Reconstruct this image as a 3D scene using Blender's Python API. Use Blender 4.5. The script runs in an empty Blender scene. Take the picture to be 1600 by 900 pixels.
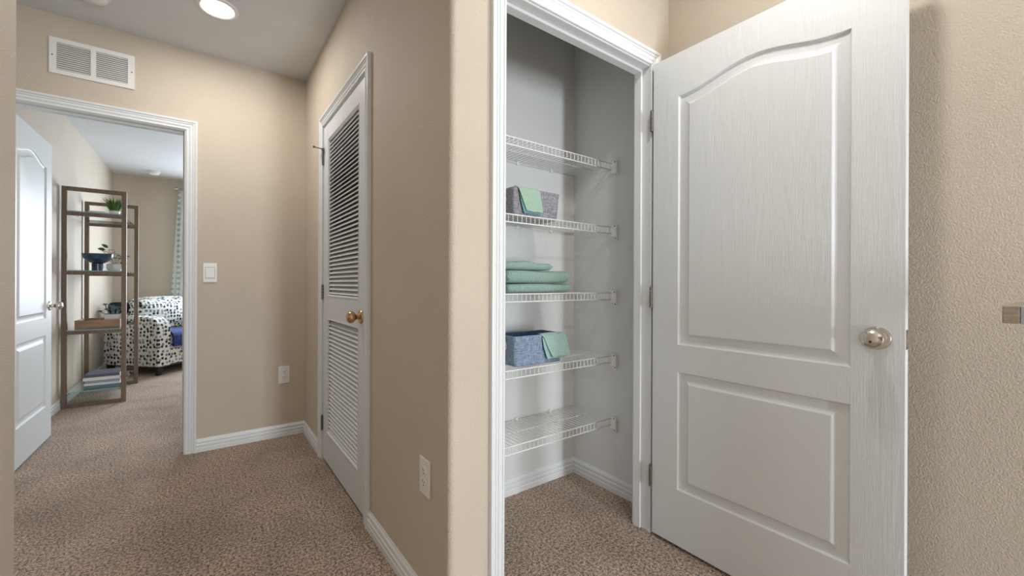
import bpy, bmesh, math, random
from mathutils import Vector, Matrix
random.seed(7)
D = bpy.data
sc = bpy.context.scene
COL = sc.collection
PI = math.pi

# ------------------------------------------------------------------ camera
YAW, ROLL, EYE = 0.6078, 0.0042, 1.0885
cam = D.cameras.new('camera'); cam.sensor_width = 36.0; cam.lens = 634.42 / 1600 * 36
cam.shift_x = 0.02485; cam.shift_y = -0.00388; cam.clip_start = 0.02; cam.clip_end = 60
co = D.objects.new('camera', cam); COL.objects.link(co)
co.matrix_world = (Matrix.Translation((0, 0, EYE)) @ Matrix.Rotation(-YAW, 4, 'Z')
                   @ Matrix.Rotation(PI / 2, 4, 'X') @ Matrix.Rotation(ROLL, 4, 'Z'))
sc.camera = co

# ------------------------------------------------------------------ view, world, lights
sc.view_settings.view_transform = 'Standard'
sc.view_settings.look = 'None'
sc.view_settings.gamma = 1.0
sc.view_settings.use_curve_mapping = False
sc.view_settings.exposure = 0.05

w = D.worlds.new('sky'); sc.world = w; w.use_nodes = True
w.node_tree.nodes['Background'].inputs[0].default_value = (0.75, 0.88, 1.0, 1)
w.node_tree.nodes['Background'].inputs[1].default_value = 1.2

def area(name, loc, target, sx, sy, power, col, spread=180):
    l = D.lights.new(name, 'AREA'); l.shape = 'RECTANGLE'; l.size = sx; l.size_y = sy
    l.energy = power; l.color = col; l.spread = math.radians(spread)
    o = D.objects.new(name, l); COL.objects.link(o); o.location = loc
    o.rotation_euler = (Vector(target) - Vector(loc)).to_track_quat('-Z', 'Y').to_euler()
    return o
DAY = (0.88, 0.94, 1.0)
# daylight through the glass door behind the camera and the bedroom window, plus unseen side lights
area('daylight_rear_door', (1.0, -3.02, 0.80), (1.0, 0, 0.80), 0.30, 1.15, 98, DAY)
area('hall_end_fill', (-1.98, 2.3, 1.35), (0, 2.3, 1.3), 0.7, 1.3, 2, (1.0, 0.97, 0.93))  # unseen fill light at the closed hall end, no window there
area('daylight_bedroom', (0.72, 7.28, 1.45), (0.2, 4.5, 0.9), 0.9, 1.5, 88, (0.80, 0.90, 1.0))
area('bedroom_side_light', (2.5, 5.0, 1.45), (-1, 5.0, 1.1), 1.3, 1.4, 9, (0.80, 0.90, 1.0))  # unseen light in front of the windowless right bedroom wall

def can_lamp(name, loc, power, col, radius=0.06):
    l = D.lights.new(name, 'AREA'); l.shape = 'DISK'; l.size = radius * 2; l.energy = power; l.color = col
    o = D.objects.new(name, l); COL.objects.link(o); o.location = loc
    return o
WARM = (1.0, 0.94, 0.87)
can_lamp('hall_can_light', (0.055, 2.625, 2.555), 9, WARM)
can_lamp('corridor_can_light', (1.15, 0.42, 2.555), 8.5, WARM)
can_lamp('rear_fill_light', (0.7, -1.6, 2.555), 1.5, WARM)  # unseen fill lamp behind the camera, without a ceiling fixture

# ------------------------------------------------------------------ materials
def new_mat(name):
    m = D.materials.new(name); m.use_nodes = True
    nt = m.node_tree; return m, nt, nt.nodes['Principled BSDF']
def coords(nt, scale=(1, 1, 1), mode='world'):
    mp = nt.nodes.new('ShaderNodeMapping'); mp.inputs['Scale'].default_value = scale
    if mode == 'world':
        g = nt.nodes.new('ShaderNodeNewGeometry'); nt.links.new(g.outputs['Position'], mp.inputs[0])
    else:
        g = nt.nodes.new('ShaderNodeTexCoord'); nt.links.new(g.outputs['Object'], mp.inputs[0])
    return mp
def noise(nt, mp, scale, detail=2, rough=0.5, dist=0.0):
    n = nt.nodes.new('ShaderNodeTexNoise'); n.inputs['Scale'].default_value = scale
    n.inputs['Detail'].default_value = detail; n.inputs['Roughness'].default_value = rough
    n.inputs['Distortion'].default_value = dist
    nt.links.new(mp.outputs[0], n.inputs['Vector']); return n
def ramp(nt, src, stops):
    r = nt.nodes.new('ShaderNodeValToRGB'); nt.links.new(src, r.inputs[0])
    el = r.color_ramp.elements
    while len(el) < len(stops): el.new(0.5)
    for e, (p, c) in zip(el, stops):
        e.position = p; e.color = (*c, 1) if len(c) == 3 else c
    return r
def bump(nt, bs, src, strength, dist):
    b = nt.nodes.new('ShaderNodeBump'); b.inputs['Strength'].default_value = strength
    b.inputs['Distance'].default_value = dist
    nt.links.new(src, b.inputs['Height']); nt.links.new(b.outputs[0], bs.inputs['Normal']); return b
def plain(name, col, rough=0.5, metal=0.0, nscale=None, nstr=0.2, ndist=0.001, var=0.0, stretch=(1, 1, 1), mode='object', **kw):
    m, nt, bs = new_mat(name)
    bs.inputs['Roughness'].default_value = rough; bs.inputs['Metallic'].default_value = metal
    bs.inputs['Base Color'].default_value = (*col, 1)
    for k, v in kw.items(): bs.inputs[k.replace('_', ' ')].default_value = v
    if nscale:
        mp = coords(nt, stretch, mode); n = noise(nt, mp, nscale, 3)
        if nstr: bump(nt, bs, n.outputs[0], nstr, ndist)
        if var:
            r = ramp(nt, n.outputs[0], [(0.3, tuple(c * (1 - var) for c in col)), (0.7, tuple(min(1, c * (1 + var)) for c in col))])
            nt.links.new(r.outputs[0], bs.inputs['Base Color'])
    return m

def wall_mat(name, col, scale=150, strength=0.35, dist=0.0018, rough=0.6):
    m, nt, bs = new_mat(name); mp = coords(nt)
    n = noise(nt, mp, scale, 4, 0.65, 0.0)
    r = ramp(nt, n.outputs[0], [(0.34, (0, 0, 0)), (0.66, (1, 1, 1))])
    n2 = noise(nt, mp, 3.0, 2)
    c = ramp(nt, n2.outputs[0], [(0.3, tuple(x * 0.97 for x in col)), (0.7, tuple(x * 1.02 for x in col))])
    nt.links.new(c.outputs[0], bs.inputs['Base Color'])
    bs.inputs['Roughness'].default_value = rough
    bump(nt, bs, r.outputs[0], strength, dist); return m
M = {}
M['wall'] = wall_mat('beige_wall_paint', (0.62, 0.543, 0.447), scale=210, strength=0.75, dist=0.0016)
M['closet_wall'] = wall_mat('white_closet_paint', (0.73, 0.75, 0.75), strength=0.12)
M['ceiling'] = wall_mat('ceiling_paint', (0.67, 0.69, 0.71), scale=55, strength=0.35, dist=0.003)
M['trim'] = plain('white_trim_paint', (0.75, 0.78, 0.795), 0.38)

def door_mat():
    m, nt, bs = new_mat('white_door_paint')
    bs.inputs['Base Color'].default_value = (0.70, 0.73, 0.745, 1); bs.inputs['Roughness'].default_value = 0.42
    mp = coords(nt, (1, 1, 0.045), 'object')
    n = noise(nt, mp, 230, 4, 0.6, 0.5)
    mp2 = coords(nt, (1, 1, 0.16), 'object')
    n2 = noise(nt, mp2, 9, 2, 0.5, 0.6)
    mul = nt.nodes.new('ShaderNodeMath'); mul.operation = 'MULTIPLY'; nt.links.new(n2.outputs[0], mul.inputs[0]); mul.inputs[1].default_value = 34
    sn = nt.nodes.new('ShaderNodeMath'); sn.operation = 'SINE'; nt.links.new(mul.outputs[0], sn.inputs[0])
    ms = nt.nodes.new('ShaderNodeMath'); ms.operation = 'MULTIPLY_ADD'; nt.links.new(sn.outputs[0], ms.inputs[0]); ms.inputs[1].default_value = 0.16
    nt.links.new(n.outputs[0], ms.inputs[2])
    bump(nt, bs, ms.outputs[0], 0.65, 0.0013); return m
M['door'] = door_mat()

def carpet_mat():
    m, nt, bs = new_mat('carpet_pile'); mp = coords(nt)
    n = noise(nt, mp, 210, 3, 0.7)
    n2 = noise(nt, mp, 95, 2, 0.6)
    n3 = noise(nt, mp, 2.6, 3, 0.6, 0.5)
    a = nt.nodes.new('ShaderNodeMath'); a.operation = 'MULTIPLY_ADD'
    nt.links.new(n2.outputs[0], a.inputs[0]); a.inputs[1].default_value = 0.6
    s = nt.nodes.new('ShaderNodeMath'); s.operation = 'MULTIPLY'; nt.links.new(n.outputs[0], s.inputs[0]); s.inputs[1].default_value = 0.6
    nt.links.new(s.outputs[0], a.inputs[2])
    c = ramp(nt, a.outputs[0], [(0.44, (0.05, 0.032, 0.023)), (0.55, (0.30, 0.208, 0.155)), (0.69, (0.80, 0.62, 0.50))])
    mix = nt.nodes.new('ShaderNodeMix'); mix.data_type = 'RGBA'; mix.blend_type = 'MULTIPLY'; mix.inputs[0].default_value = 1.0
    c3 = ramp(nt, n3.outputs[0], [(0.35, (0.80, 0.80, 0.80)), (0.65, (1.08, 1.07, 1.06))])
    nt.links.new(c.outputs[0], mix.inputs[6]); nt.links.new(c3.outputs[0], mix.inputs[7])
    nt.links.new(mix.outputs[2], bs.inputs['Base Color'])
    bs.inputs['Roughness'].default_value = 1.0; bs.inputs['Specular IOR Level'].default_value = 0.1
    bs.inputs['Sheen Weight'].default_value = 0.2
    bump(nt, bs, a.outputs[0], 0.9, 0.012); return m
M['carpet'] = carpet_mat()
M['nickel'] = plain('satin_nickel', (0.62, 0.58, 0.53), 0.24, 1.0)
M['bronze'] = plain('warm_bronze', (0.55, 0.36, 0.20), 0.30, 1.0)
M['hinge'] = plain('hinge_metal', (0.20, 0.19, 0.175), 0.35, 0.7)
M['plastic'] = plain('white_plastic', (0.80, 0.80, 0.79), 0.35)
M['dark'] = plain('dark_slot', (0.02, 0.02, 0.02), 0.6)
M['shade'] = plain('vent_backing', (0.34, 0.33, 0.31), 0.8)
M['wire'] = plain('white_vinyl_wire', (0.84, 0.85, 0.84), 0.35)
def fabric(name, col, scale=260, var=0.45, stretch=(1, 1, 1), bstr=0.5, bd=0.001):
    m, nt, bs = new_mat(name)
    m1 = coords(nt, (1, 1, 0.14), 'object'); m2 = coords(nt, (0.14, 0.14, 1), 'object')
    a = noise(nt, m1, scale, 2); b = noise(nt, m2, scale, 2)
    s = nt.nodes.new('ShaderNodeMath'); s.operation = 'ADD'; nt.links.new(a.outputs[0], s.inputs[0]); nt.links.new(b.outputs[0], s.inputs[1])
    h = nt.nodes.new('ShaderNodeMath'); h.operation = 'MULTIPLY'; nt.links.new(s.outputs[0], h.inputs[0]); h.inputs[1].default_value = 0.5
    r = ramp(nt, h.outputs[0], [(0.36, tuple(c * (1 - var) for c in col)), (0.64, tuple(min(1, c * (1 + var)) for c in col))])
    nt.links.new(r.outputs[0], bs.inputs['Base Color']); bs.inputs['Roughness'].default_value = 0.9
    bs.inputs['Sheen Weight'].default_value = 0.2
    bump(nt, bs, h.outputs[0], bstr, bd); return m
M['bin_grey'] = fabric('grey_linen', (0.27, 0.27, 0.30))
M['bin_blue'] = fabric('blue_linen', (0.23, 0.30, 0.42))
M['bin_lining'] = fabric('navy_lining', (0.07, 0.13, 0.24), var=0.2)
def towel_mat(name, col, ribs=True):
    m, nt, bs = new_mat(name)
    mp = coords(nt, (1, 1, 1), 'object'); n = noise(nt, mp, 420, 2)
    r = ramp(nt, n.outputs[0], [(0.3, tuple(c * 0.72 for c in col)), (0.7, tuple(min(1, c * 1.2) for c in col))])
    nt.links.new(r.outputs[0], bs.inputs['Base Color']); bs.inputs['Roughness'].default_value = 1.0
    bs.inputs['Sheen Weight'].default_value = 0.4
    if ribs:
        wv = nt.nodes.new('ShaderNodeTexWave'); wv.wave_type = 'BANDS'; wv.bands_direction = 'X'
        wv.inputs['Scale'].default_value = 32; wv.inputs['Distortion'].default_value = 0.6; nt.links.new(mp.outputs[0], wv.inputs[0])
        s = nt.nodes.new('ShaderNodeMath'); s.operation = 'MULTIPLY_ADD'; nt.links.new(wv.outputs[1], s.inputs[0]); s.inputs[1].default_value = 0.5
        nt.links.new(n.outputs[0], s.inputs[2]); bump(nt, bs, s.outputs[0], 1.0, 0.005)
    else: bump(nt, bs, n.outputs[0], 0.6, 0.003)
    return m
M['towel'] = towel_mat('teal_ribbed_towel', (0.32, 0.53, 0.46))
M['cloth_green'] = towel_mat('sage_washcloth', (0.38, 0.55, 0.44), False)
M['cloth_teal'] = towel_mat('teal_washcloth', (0.36, 0.56, 0.52), False)
M['cloth_under'] = towel_mat('blue_green_hem', (0.16, 0.38, 0.40), False)
M['rack'] = plain('antique_bronze_frame', (0.17, 0.12, 0.085), 0.42, 0.3, nscale=60, nstr=0.1, var=0.15, stretch=(1, 1, 0.1))
def glass_mat():
    m, nt, bs = new_mat('green_edge_glass')
    bs.inputs['Base Color'].default_value = (0.80, 0.93, 0.90, 1); bs.inputs['Roughness'].default_value = 0.03
    bs.inputs['Transmission Weight'].default_value = 1.0; bs.inputs['IOR'].default_value = 1.45; return m
M['glass'] = glass_mat()
M['glass_edge'] = plain('polished_glass_edge', (0.22, 0.40, 0.40), 0.15)
M['navy_ceramic'] = plain('navy_ceramic', (0.035, 0.065, 0.12), 0.22, nscale=25, nstr=0.2, var=0.5)
M['white_ceramic'] = plain('white_ceramic', (0.78, 0.78, 0.77), 0.3)
M['grass'] = plain('grass_blade', (0.09, 0.19, 0.035), 0.5, nscale=40, nstr=0, var=0.5)
M['leaf'] = plain('dark_leaf', (0.055, 0.12, 0.03), 0.45, nscale=40, nstr=0, var=0.4)
M['succulent'] = plain('blue_green_succulent', (0.20, 0.33, 0.32), 0.5, nscale=30, nstr=0, var=0.5)
M['soil'] = plain('potting_soil', (0.06, 0.045, 0.03), 1.0)
M['tray'] = plain('tray_wood', (0.34, 0.21, 0.14), 0.6, nscale=30, nstr=0.2, var=0.3, stretch=(0.15, 1, 1))
M['paper'] = plain('book_pages', (0.75, 0.74, 0.71), 0.8, nscale=300, nstr=0.3, stretch=(0.02, 0.02, 1))
M['book_slate'] = plain('slate_cover', (0.10, 0.10, 0.15), 0.35)
M['book_white'] = plain('white_cover', (0.74, 0.75, 0.78), 0.35)
M['book_grey'] = plain('grey_cover', (0.36, 0.37, 0.42), 0.35)
M['book_teal'] = plain('teal_cover', (0.12, 0.22, 0.26), 0.35)
M['black_wood'] = plain('black_wood', (0.015, 0.012, 0.012), 0.35)
M['navy_velvet'] = plain('navy_velvet', (0.010, 0.030, 0.19), 0.8, nscale=25, nstr=0.4, ndist=0.01, var=0.6, Sheen_Weight=0.05)
M['charcoal'] = plain('charcoal_velvet', (0.012, 0.012, 0.022), 0.9)
M['lamp_glow'] = None
def spotted():
    m, nt, bs = new_mat('spotted_upholstery'); mp = coords(nt, (1, 1, 1), 'object')
    v = nt.nodes.new('ShaderNodeTexVoronoi'); v.inputs['Scale'].default_value = 22; v.inputs['Randomness'].default_value = 0.6
    v.voronoi_dimensions = '2D'
    tc = nt.nodes.new('ShaderNodeTexCoord'); sn = nt.nodes.new('ShaderNodeSeparateXYZ'); nt.links.new(tc.outputs['Normal'], sn.inputs[0])
    sp = nt.nodes.new('ShaderNodeSeparateXYZ'); nt.links.new(mp.outputs[0], sp.inputs[0])
    def comb(a, b):
        c = nt.nodes.new('ShaderNodeCombineXYZ'); nt.links.new(sp.outputs[a], c.inputs[0]); nt.links.new(sp.outputs[b], c.inputs[1]); return c
    def big(k):
        a = nt.nodes.new('ShaderNodeMath'); a.operation = 'ABSOLUTE'; nt.links.new(sn.outputs[k], a.inputs[0])
        g = nt.nodes.new('ShaderNodeMath'); g.operation = 'GREATER_THAN'; nt.links.new(a.outputs[0], g.inputs[0]); g.inputs[1].default_value = 0.7; return g
    def pick(f, a, b):
        q = nt.nodes.new('ShaderNodeMix'); q.data_type = 'VECTOR'; nt.links.new(f.outputs[0], q.inputs[0]); nt.links.new(a, q.inputs[4]); nt.links.new(b, q.inputs[5]); return q
    q1 = pick(big(0), comb(0, 2).outputs[0], comb(1, 2).outputs[0]); q2 = pick(big(2), q1.outputs[1], comb(0, 1).outputs[0])
    nt.links.new(q2.outputs[1], v.inputs['Vector'])
    mask = ramp(nt, v.outputs['Distance'], [(0.32, (1, 1, 1)), (0.37, (0, 0, 0))])
    sep = nt.nodes.new('ShaderNodeSeparateColor'); nt.links.new(v.outputs['Color'], sep.inputs[0])
    dot = ramp(nt, sep.outputs[0], [(0.0, (0.02, 0.025, 0.035)), (0.45, (0.02, 0.025, 0.035)), (0.47, (0.20, 0.24, 0.26)), (0.75, (0.34, 0.36, 0.33)), (1.0, (0.12, 0.2, 0.25))])
    dot.color_ramp.interpolation = 'CONSTANT'
    mix = nt.nodes.new('ShaderNodeMix'); mix.data_type = 'RGBA'
    nt.links.new(mask.outputs[0], mix.inputs[0]); mix.inputs[6].default_value = (0.80, 0.80, 0.76, 1); nt.links.new(dot.outputs[0], mix.inputs[7])
    nt.links.new(mix.outputs[2], bs.inputs['Base Color']); bs.inputs['Roughness'].default_value = 0.85; return m
M['spotted'] = spotted()
def curtain_mat():
    m, nt, bs = new_mat('patterned_curtain'); mp = coords(nt, (1, 0, 1), 'object')
    v = nt.nodes.new('ShaderNodeTexVoronoi'); v.inputs['Scale'].default_value = 13; v.inputs['Randomness'].default_value = 0.0; v.distance = 'MANHATTAN'
    nt.links.new(mp.outputs[0], v.inputs['Vector'])
    r = ramp(nt, v.outputs['Distance'], [(0.30, (0.46, 0.54, 0.54)), (0.36, (0.80, 0.86, 0.82))])
    nt.links.new(r.outputs[0], bs.inputs['Base Color']); bs.inputs['Roughness'].default_value = 0.9
    tr = nt.nodes.new('ShaderNodeBsdfTranslucent'); nt.links.new(r.outputs[0], tr.inputs[0])
    mx = nt.nodes.new('ShaderNodeMixShader'); mx.inputs[0].default_value = 0.4
    out = nt.nodes['Material Output']
    nt.links.new(bs.outputs[0], mx.inputs[1]); nt.links.new(tr.outputs[0], mx.inputs[2]); nt.links.new(mx.outputs[0], out.inputs[0]); return m
M['curtain'] = curtain_mat()
M['table_top'] = plain('grey_blue_tabletop', (0.40, 0.43, 0.47), 0.35, nscale=30, nstr=0.1, var=0.05)
M['table_end'] = plain('brown_oak', (0.36, 0.30, 0.24), 0.5, nscale=30, nstr=0.3, var=0.2, stretch=(1, 1, 8))
M['table_leg'] = plain('dark_oak', (0.12, 0.10, 0.07), 0.5, nscale=30, nstr=0.3, var=0.2)
def emit(name, col, s):
    m, nt, bs = new_mat(name); bs.inputs['Emission Color'].default_value = (*col, 1); bs.inputs['Emission Strength'].default_value = s
    bs.inputs['Base Color'].default_value = (0.9, 0.9, 0.9, 1); return m
M['lamp_glow'] = emit('lamp_lens', (1.0, 0.96, 0.90), 9.0)

# ------------------------------------------------------------------ helpers
def tag(o, label=None, cat=None, group=None, kind=None):
    if label: o['label'] = label
    if cat: o['category'] = cat
    if group: o['group'] = group
    if kind: o['kind'] = kind
    return o
def link(name, me, mat, parent=None, loc=None, smooth=False):
    if mat is not None and not me.materials: me.materials.append(mat)
    if smooth:
        for p in me.polygons: p.use_smooth = True
    o = D.objects.new(name, me); COL.objects.link(o)
    if parent: o.parent = parent
    if loc: o.location = loc
    return o
class MB:
    def __init__(s): s.v = []; s.f = []
    def add(s, verts, faces):
        b = len(s.v); s.v += [tuple(v) for v in verts]; s.f += [tuple(i + b for i in f) for f in faces]; return s
    def box(s, x0, x1, y0, y1, z0, z1):
        return s.add([(x0,y0,z0),(x1,y0,z0),(x1,y1,z0),(x0,y1,z0),(x0,y0,z1),(x1,y0,z1),(x1,y1,z1),(x0,y1,z1)],
                     [(3,2,1,0),(4,5,6,7),(0,1,5,4),(1,2,6,5),(2,3,7,6),(3,0,4,7)])
    def prism(s, pts, z0, z1):
        n = len(pts)
        return s.add([(x, y, z0) for x, y in pts] + [(x, y, z1) for x, y in pts],
                     [tuple(reversed(range(n))), tuple(range(n, 2 * n))] + [(i, (i + 1) % n, n + (i + 1) % n, n + i) for i in range(n)])
    def loft(s, rings, cap=True, closed=True):
        n = len(rings[0]); V = [p for r in rings for p in r]; F = []
        m = n if closed else n - 1
        for k in range(len(rings) - 1):
            for i in range(m):
                j = (i + 1) % n; F.append((k*n+i, k*n+j, (k+1)*n+j, (k+1)*n+i))
        if cap: F.append(tuple(reversed(range(n)))); F.append(tuple((len(rings)-1)*n + i for i in range(n)))
        return s.add(V, F)
    def tube(s, p0, p1, r, n=8, r1=None):
        p0, p1 = Vector(p0), Vector(p1); d = (p1 - p0).normalized()
        a = d.orthogonal().normalized(); b = d.cross(a); r1 = r if r1 is None else r1
        ring = lambda c, q: [tuple(c + (a * math.cos(t * 2 * PI / n) + b * math.sin(t * 2 * PI / n)) * q) for t in range(n)]
        return s.loft([ring(p0, r), ring(p1, r1)])
    def lathe(s, prof, c=(0, 0, 0), axis='z', n=28):
        rings = []
        for r, h in prof:
            R = []
            for i in range(n):
                t = 2 * PI * i / n; u, v = r * math.cos(t), r * math.sin(t)
                if axis == 'z': R.append((c[0]+u, c[1]+v, c[2]+h))
                elif axis == 'x': R.append((c[0]+h, c[1]+u, c[2]+v))
                else: R.append((c[0]+u, c[1]+h, c[2]+v))
            rings.append(R)
        return s.loft(rings)
    def build(s, name, mat, parent=None, loc=None, smooth=False, bevel=0, seg=2):
        me = D.meshes.new(name); me.from_pydata(s.v, [], s.f)
        bm = bmesh.new(); bm.from_mesh(me); bmesh.ops.recalc_face_normals(bm, faces=bm.faces)
        if bevel: bmesh.ops.bevel(bm, geom=[e for e in bm.edges if len(e.link_faces) == 2 and e.calc_face_angle() > 0.6], offset=bevel, segments=seg, affect='EDGES', profile=0.5)
        bm.to_mesh(me); bm.free()
        o = link(name, me, mat, parent, loc, smooth)
        return o
def thing(name, label, cat, loc=(0, 0, 0), rotz=0, group=None):
    o = D.objects.new(name, None); COL.objects.link(o); o.empty_display_size = 0.05
    o.location = loc; o.rotation_euler = (0, 0, rotz)
    return tag(o, label, cat, group)
def struct(o, label=None): return tag(o, label, None, None, 'structure')
def autosmooth(o, ang=40):
    me = o.data
    for p in me.polygons: p.use_smooth = True
    bm = bmesh.new(); bm.from_mesh(me)
    for e in bm.edges:
        if len(e.link_faces) == 2: e.smooth = e.calc_face_angle(0) < math.radians(ang)
        else: e.smooth = False
    bm.to_mesh(me); bm.free(); return o

# ------------------------------------------------------------------ key planes (metres, camera above the origin)
H = 2.57
X2, Y1, Y3 = 0.607, 3.205, 1.061          # hall right wall, hall end wall, closet front wall
XR, YB = 1.771, 1.654                      # closet right and back walls
X4, X5, Y5 = 1.754, -0.40, 1.569           # corridor right wall, corridor left wall and its corner
XB, YF = -1.02, 7.40                       # bedroom left and far walls
DH = 2.045                                 # door head height

# ------------------------------------------------------------------ shell
struct(MB().box(-2.3, 3.0, -3.3, 7.5, -0.1, 0).build('floor', M['carpet']), 'beige and brown speckled cut pile carpet')
struct(MB().box(-2.3, 3.0, -3.3, 7.5, H, H + 0.1).build('ceiling', M['ceiling']), 'pale grey textured ceiling')
# hall end wall with the bedroom doorway
BD0, BD1 = -0.885, -0.105                  # rough opening of the bedroom doorway
m = MB().box(-2.1, BD0, Y1, Y1 + 0.115, 0, H); m.box(BD1, 2.6, Y1, Y1 + 0.115, 0, H); m.box(BD0, BD1, Y1, Y1 + 0.115, DH + 0.02, H)
struct(m.build('wall_hall_end', M['wall']), 'beige hall wall with the bedroom doorway')
# hall right wall with louvered door
LD0, LD1 = 1.84, 2.64
m = MB().box(X2, X2 + 0.11, 1.10, LD0 - 0.012, 0, H); m.box(X2, X2 + 0.11, LD1 + 0.012, Y1, 0, H); m.box(X2, X2 + 0.11, LD0 - 0.012, LD1 + 0.012, DH + 0.02, H)
struct(m.build('wall_hall_right', M['wall']), 'beige hall wall holding the louvered door')
m = MB().box(X2 + 0.11, 1.6, 1.70, 1.75, 0, H); m.box(X2 + 0.11, 1.6, 2.80, 2.85, 0, H); m.box(1.6, 1.65, 1.70, 2.85, 0, H)
struct(m.build('wall_utility_closet', M['closet_wall']))
# closet front wall: left pier with a rounded corner, header, right pier
CX0, CX1 = 0.802, 1.612                    # clear opening between jambs
CYB = Y3 + 0.082
def round_corner(cx, cy, r, a0, a1, n=7):
    return [(cx + r * math.cos(a0 + (a1 - a0) * i / n), cy + r * math.sin(a0 + (a1 - a0) * i / n)) for i in range(n + 1)]
r = 0.018
pier = round_corner(X2 + r, Y3 + r, r, PI, 1.5 * PI) + [(CX0 - 0.012, Y3), (CX0 - 0.012, CYB), (X2 + 0.11, CYB), (X2 + 0.11, 1.10), (X2, 1.10)]
m = MB().prism(pier, 0, H); m.box(CX0 - 0.012, CX1 + 0.012, Y3, CYB, DH + 0.02, H); m.box(CX1 + 0.012, XR + 0.1, Y3, CYB, 0, H)
struct(m.build('wall_closet_front', M['wall']), 'beige wall strip and header around the closet opening')
struct(MB().box(X2 + 0.11, X2 + 0.125, CYB, YB, 0, H).build('wall_closet_left', M['closet_wall']))
m = MB().box(XR, XR + 0.1, CYB, YB + 0.045, 0, H)
struct(m.build('wall_closet_right', M['closet_wall']), 'white inner side wall of the closet')
struct(MB().box(X2 + 0.11, XR, YB, YB + 0.045, 0, H).build('wall_closet_back', M['closet_wall']), 'white inner back wall of the closet')
struct(MB().box(X4, X4 + 0.1, -3.1, Y3, 0, H).build('wall_right', M['wall']), 'beige textured wall behind the open closet door')
lw = round_corner(X5 - r, Y5 - r, r, 0, PI / 2) + [(-2.1, Y5), (-2.1, Y5 - 0.1), (X5 - 0.12, Y5 - 0.1), (X5 - 0.12, -3.1), (X5, -3.1)]
struct(MB().prism(lw[::-1], 0, H).build('wall_left', M['wall']), 'beige textured wall corner at the left edge')
struct(MB().box(-2.2, -2.1, Y5 - 0.1, Y1, 0, H).build('wall_hall_left', M['wall']))
# rear wall with the glass door that lets the daylight in
m = MB().box(X5 - 0.1, 0.80, -3.2, -3.1, 0, H); m.box(1.20, X4, -3.2, -3.1, 0, H); m.box(0.80, 1.20, -3.2, -3.1, 2.05, H)
struct(m.build('wall_rear', M['wall']))
# bedroom
struct(MB().box(XB - 0.1, XB, Y1 + 0.115, YF, 0, H).build('wall_bedroom_left', M['wall']), 'beige bedroom wall behind the glass shelf rack')
WX0, WX1, WZ0, WZ1 = 0.1, 1.35, 0.7, 2.2
m = MB().box(XB - 0.1, WX0, YF, YF + 0.1, 0, H); m.box(WX1, 2.7, YF, YF + 0.1, 0, H); m.box(WX0, WX1, YF, YF + 0.1, 0, WZ0); m.box(WX0, WX1, YF, YF + 0.1, WZ1, H)
struct(m.build('wall_bedroom_far', M['wall']), 'beige far wall of the bedroom')
struct(MB().box(2.6, 2.7, Y1, YF, 0, H).build('wall_bedroom_right', M['wall']))
for nme, (x0, x1, y, z0, z1) in {'window_1': (WX0, WX1, YF + 0.04, WZ0, WZ1), 'window_2': (0.80, 1.20, -3.16, 0.0, 2.05)}.items():
    m = MB(); t = 0.05
    m.box(x0, x0 + t, y, y + 0.05, z0, z1); m.box(x1 - t, x1, y, y + 0.05, z0, z1); m.box(x0 + t, x1 - t, y, y + 0.05, z0, z0 + t); m.box(x0 + t, x1 - t, y, y + 0.05, z1 - t, z1)
    m.box(x0 + t, x1 - t, y, y + 0.05, (z0 + z1) / 2 - 0.02, (z0 + z1) / 2 + 0.02)
    o = struct(m.build(nme, M['trim']))
    MB().box(x0 + t, x1 - t, y + 0.02, y + 0.026, z0 + t, z1 - t).build('pane', M['glass'], o)

# ------------------------------------------------------------------ casings, jambs, baseboards
CAS = [(0.0, 0.0), (0.0, 0.008), (0.003, 0.0105), (0.009, 0.0108), (0.0105, 0.0070), (0.0145, 0.0070), (0.020, 0.0115), (0.0275, 0.0130), (0.0290, 0.0095),
       (0.0330, 0.0095), (0.0375, 0.0140), (0.0395, 0.0145), (0.0405, 0.0115), (0.0440, 0.0120), (0.048, 0.0175), (0.055, 0.0188), (0.059, 0.0178), (0.060, 0.013), (0.060, 0.0)]
def casing(name, a0, a1, top, plane, label):
    """a0/a1/top: inner edge of the casing; plane(a, t, z) -> world point, t = proud of the wall."""
    rings = []
    for k in range(4):
        R = []
        for d, t in CAS:
            if k == 0: R.append(plane(a0 - d, t, 0))
            if k == 1: R.append(plane(a0 - d, t, top + d))
            if k == 2: R.append(plane(a1 + d, t, top + d))
            if k == 3: R.append(plane(a1 + d, t, 0))
        rings.append(R)
    return struct(MB().loft(rings).build(name, M['trim']), label)
casing('trim_1', -0.870 - 0.006, -0.097, DH + 0.012, lambda a, t, z: (a, Y1 - t, z), 'white moulded casing around the bedroom doorway')
casing('trim_2', LD0 - 0.004, LD1 + 0.004, DH + 0.012, lambda a, t, z: (X2 - t, a, z), 'white moulded casing around the louvered door')
casing('trim_3', CX0 + 0.006, CX1 - 0.002, DH + 0.012, lambda a, t, z: (a, Y3 - t, z), 'white moulded casing around the linen closet')
casing('trim_4', -0.870 - 0.006, -0.097, DH + 0.012, lambda a, t, z: (a, Y1 + 0.115 + t, z), 'white casing on the bedroom side')
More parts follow.
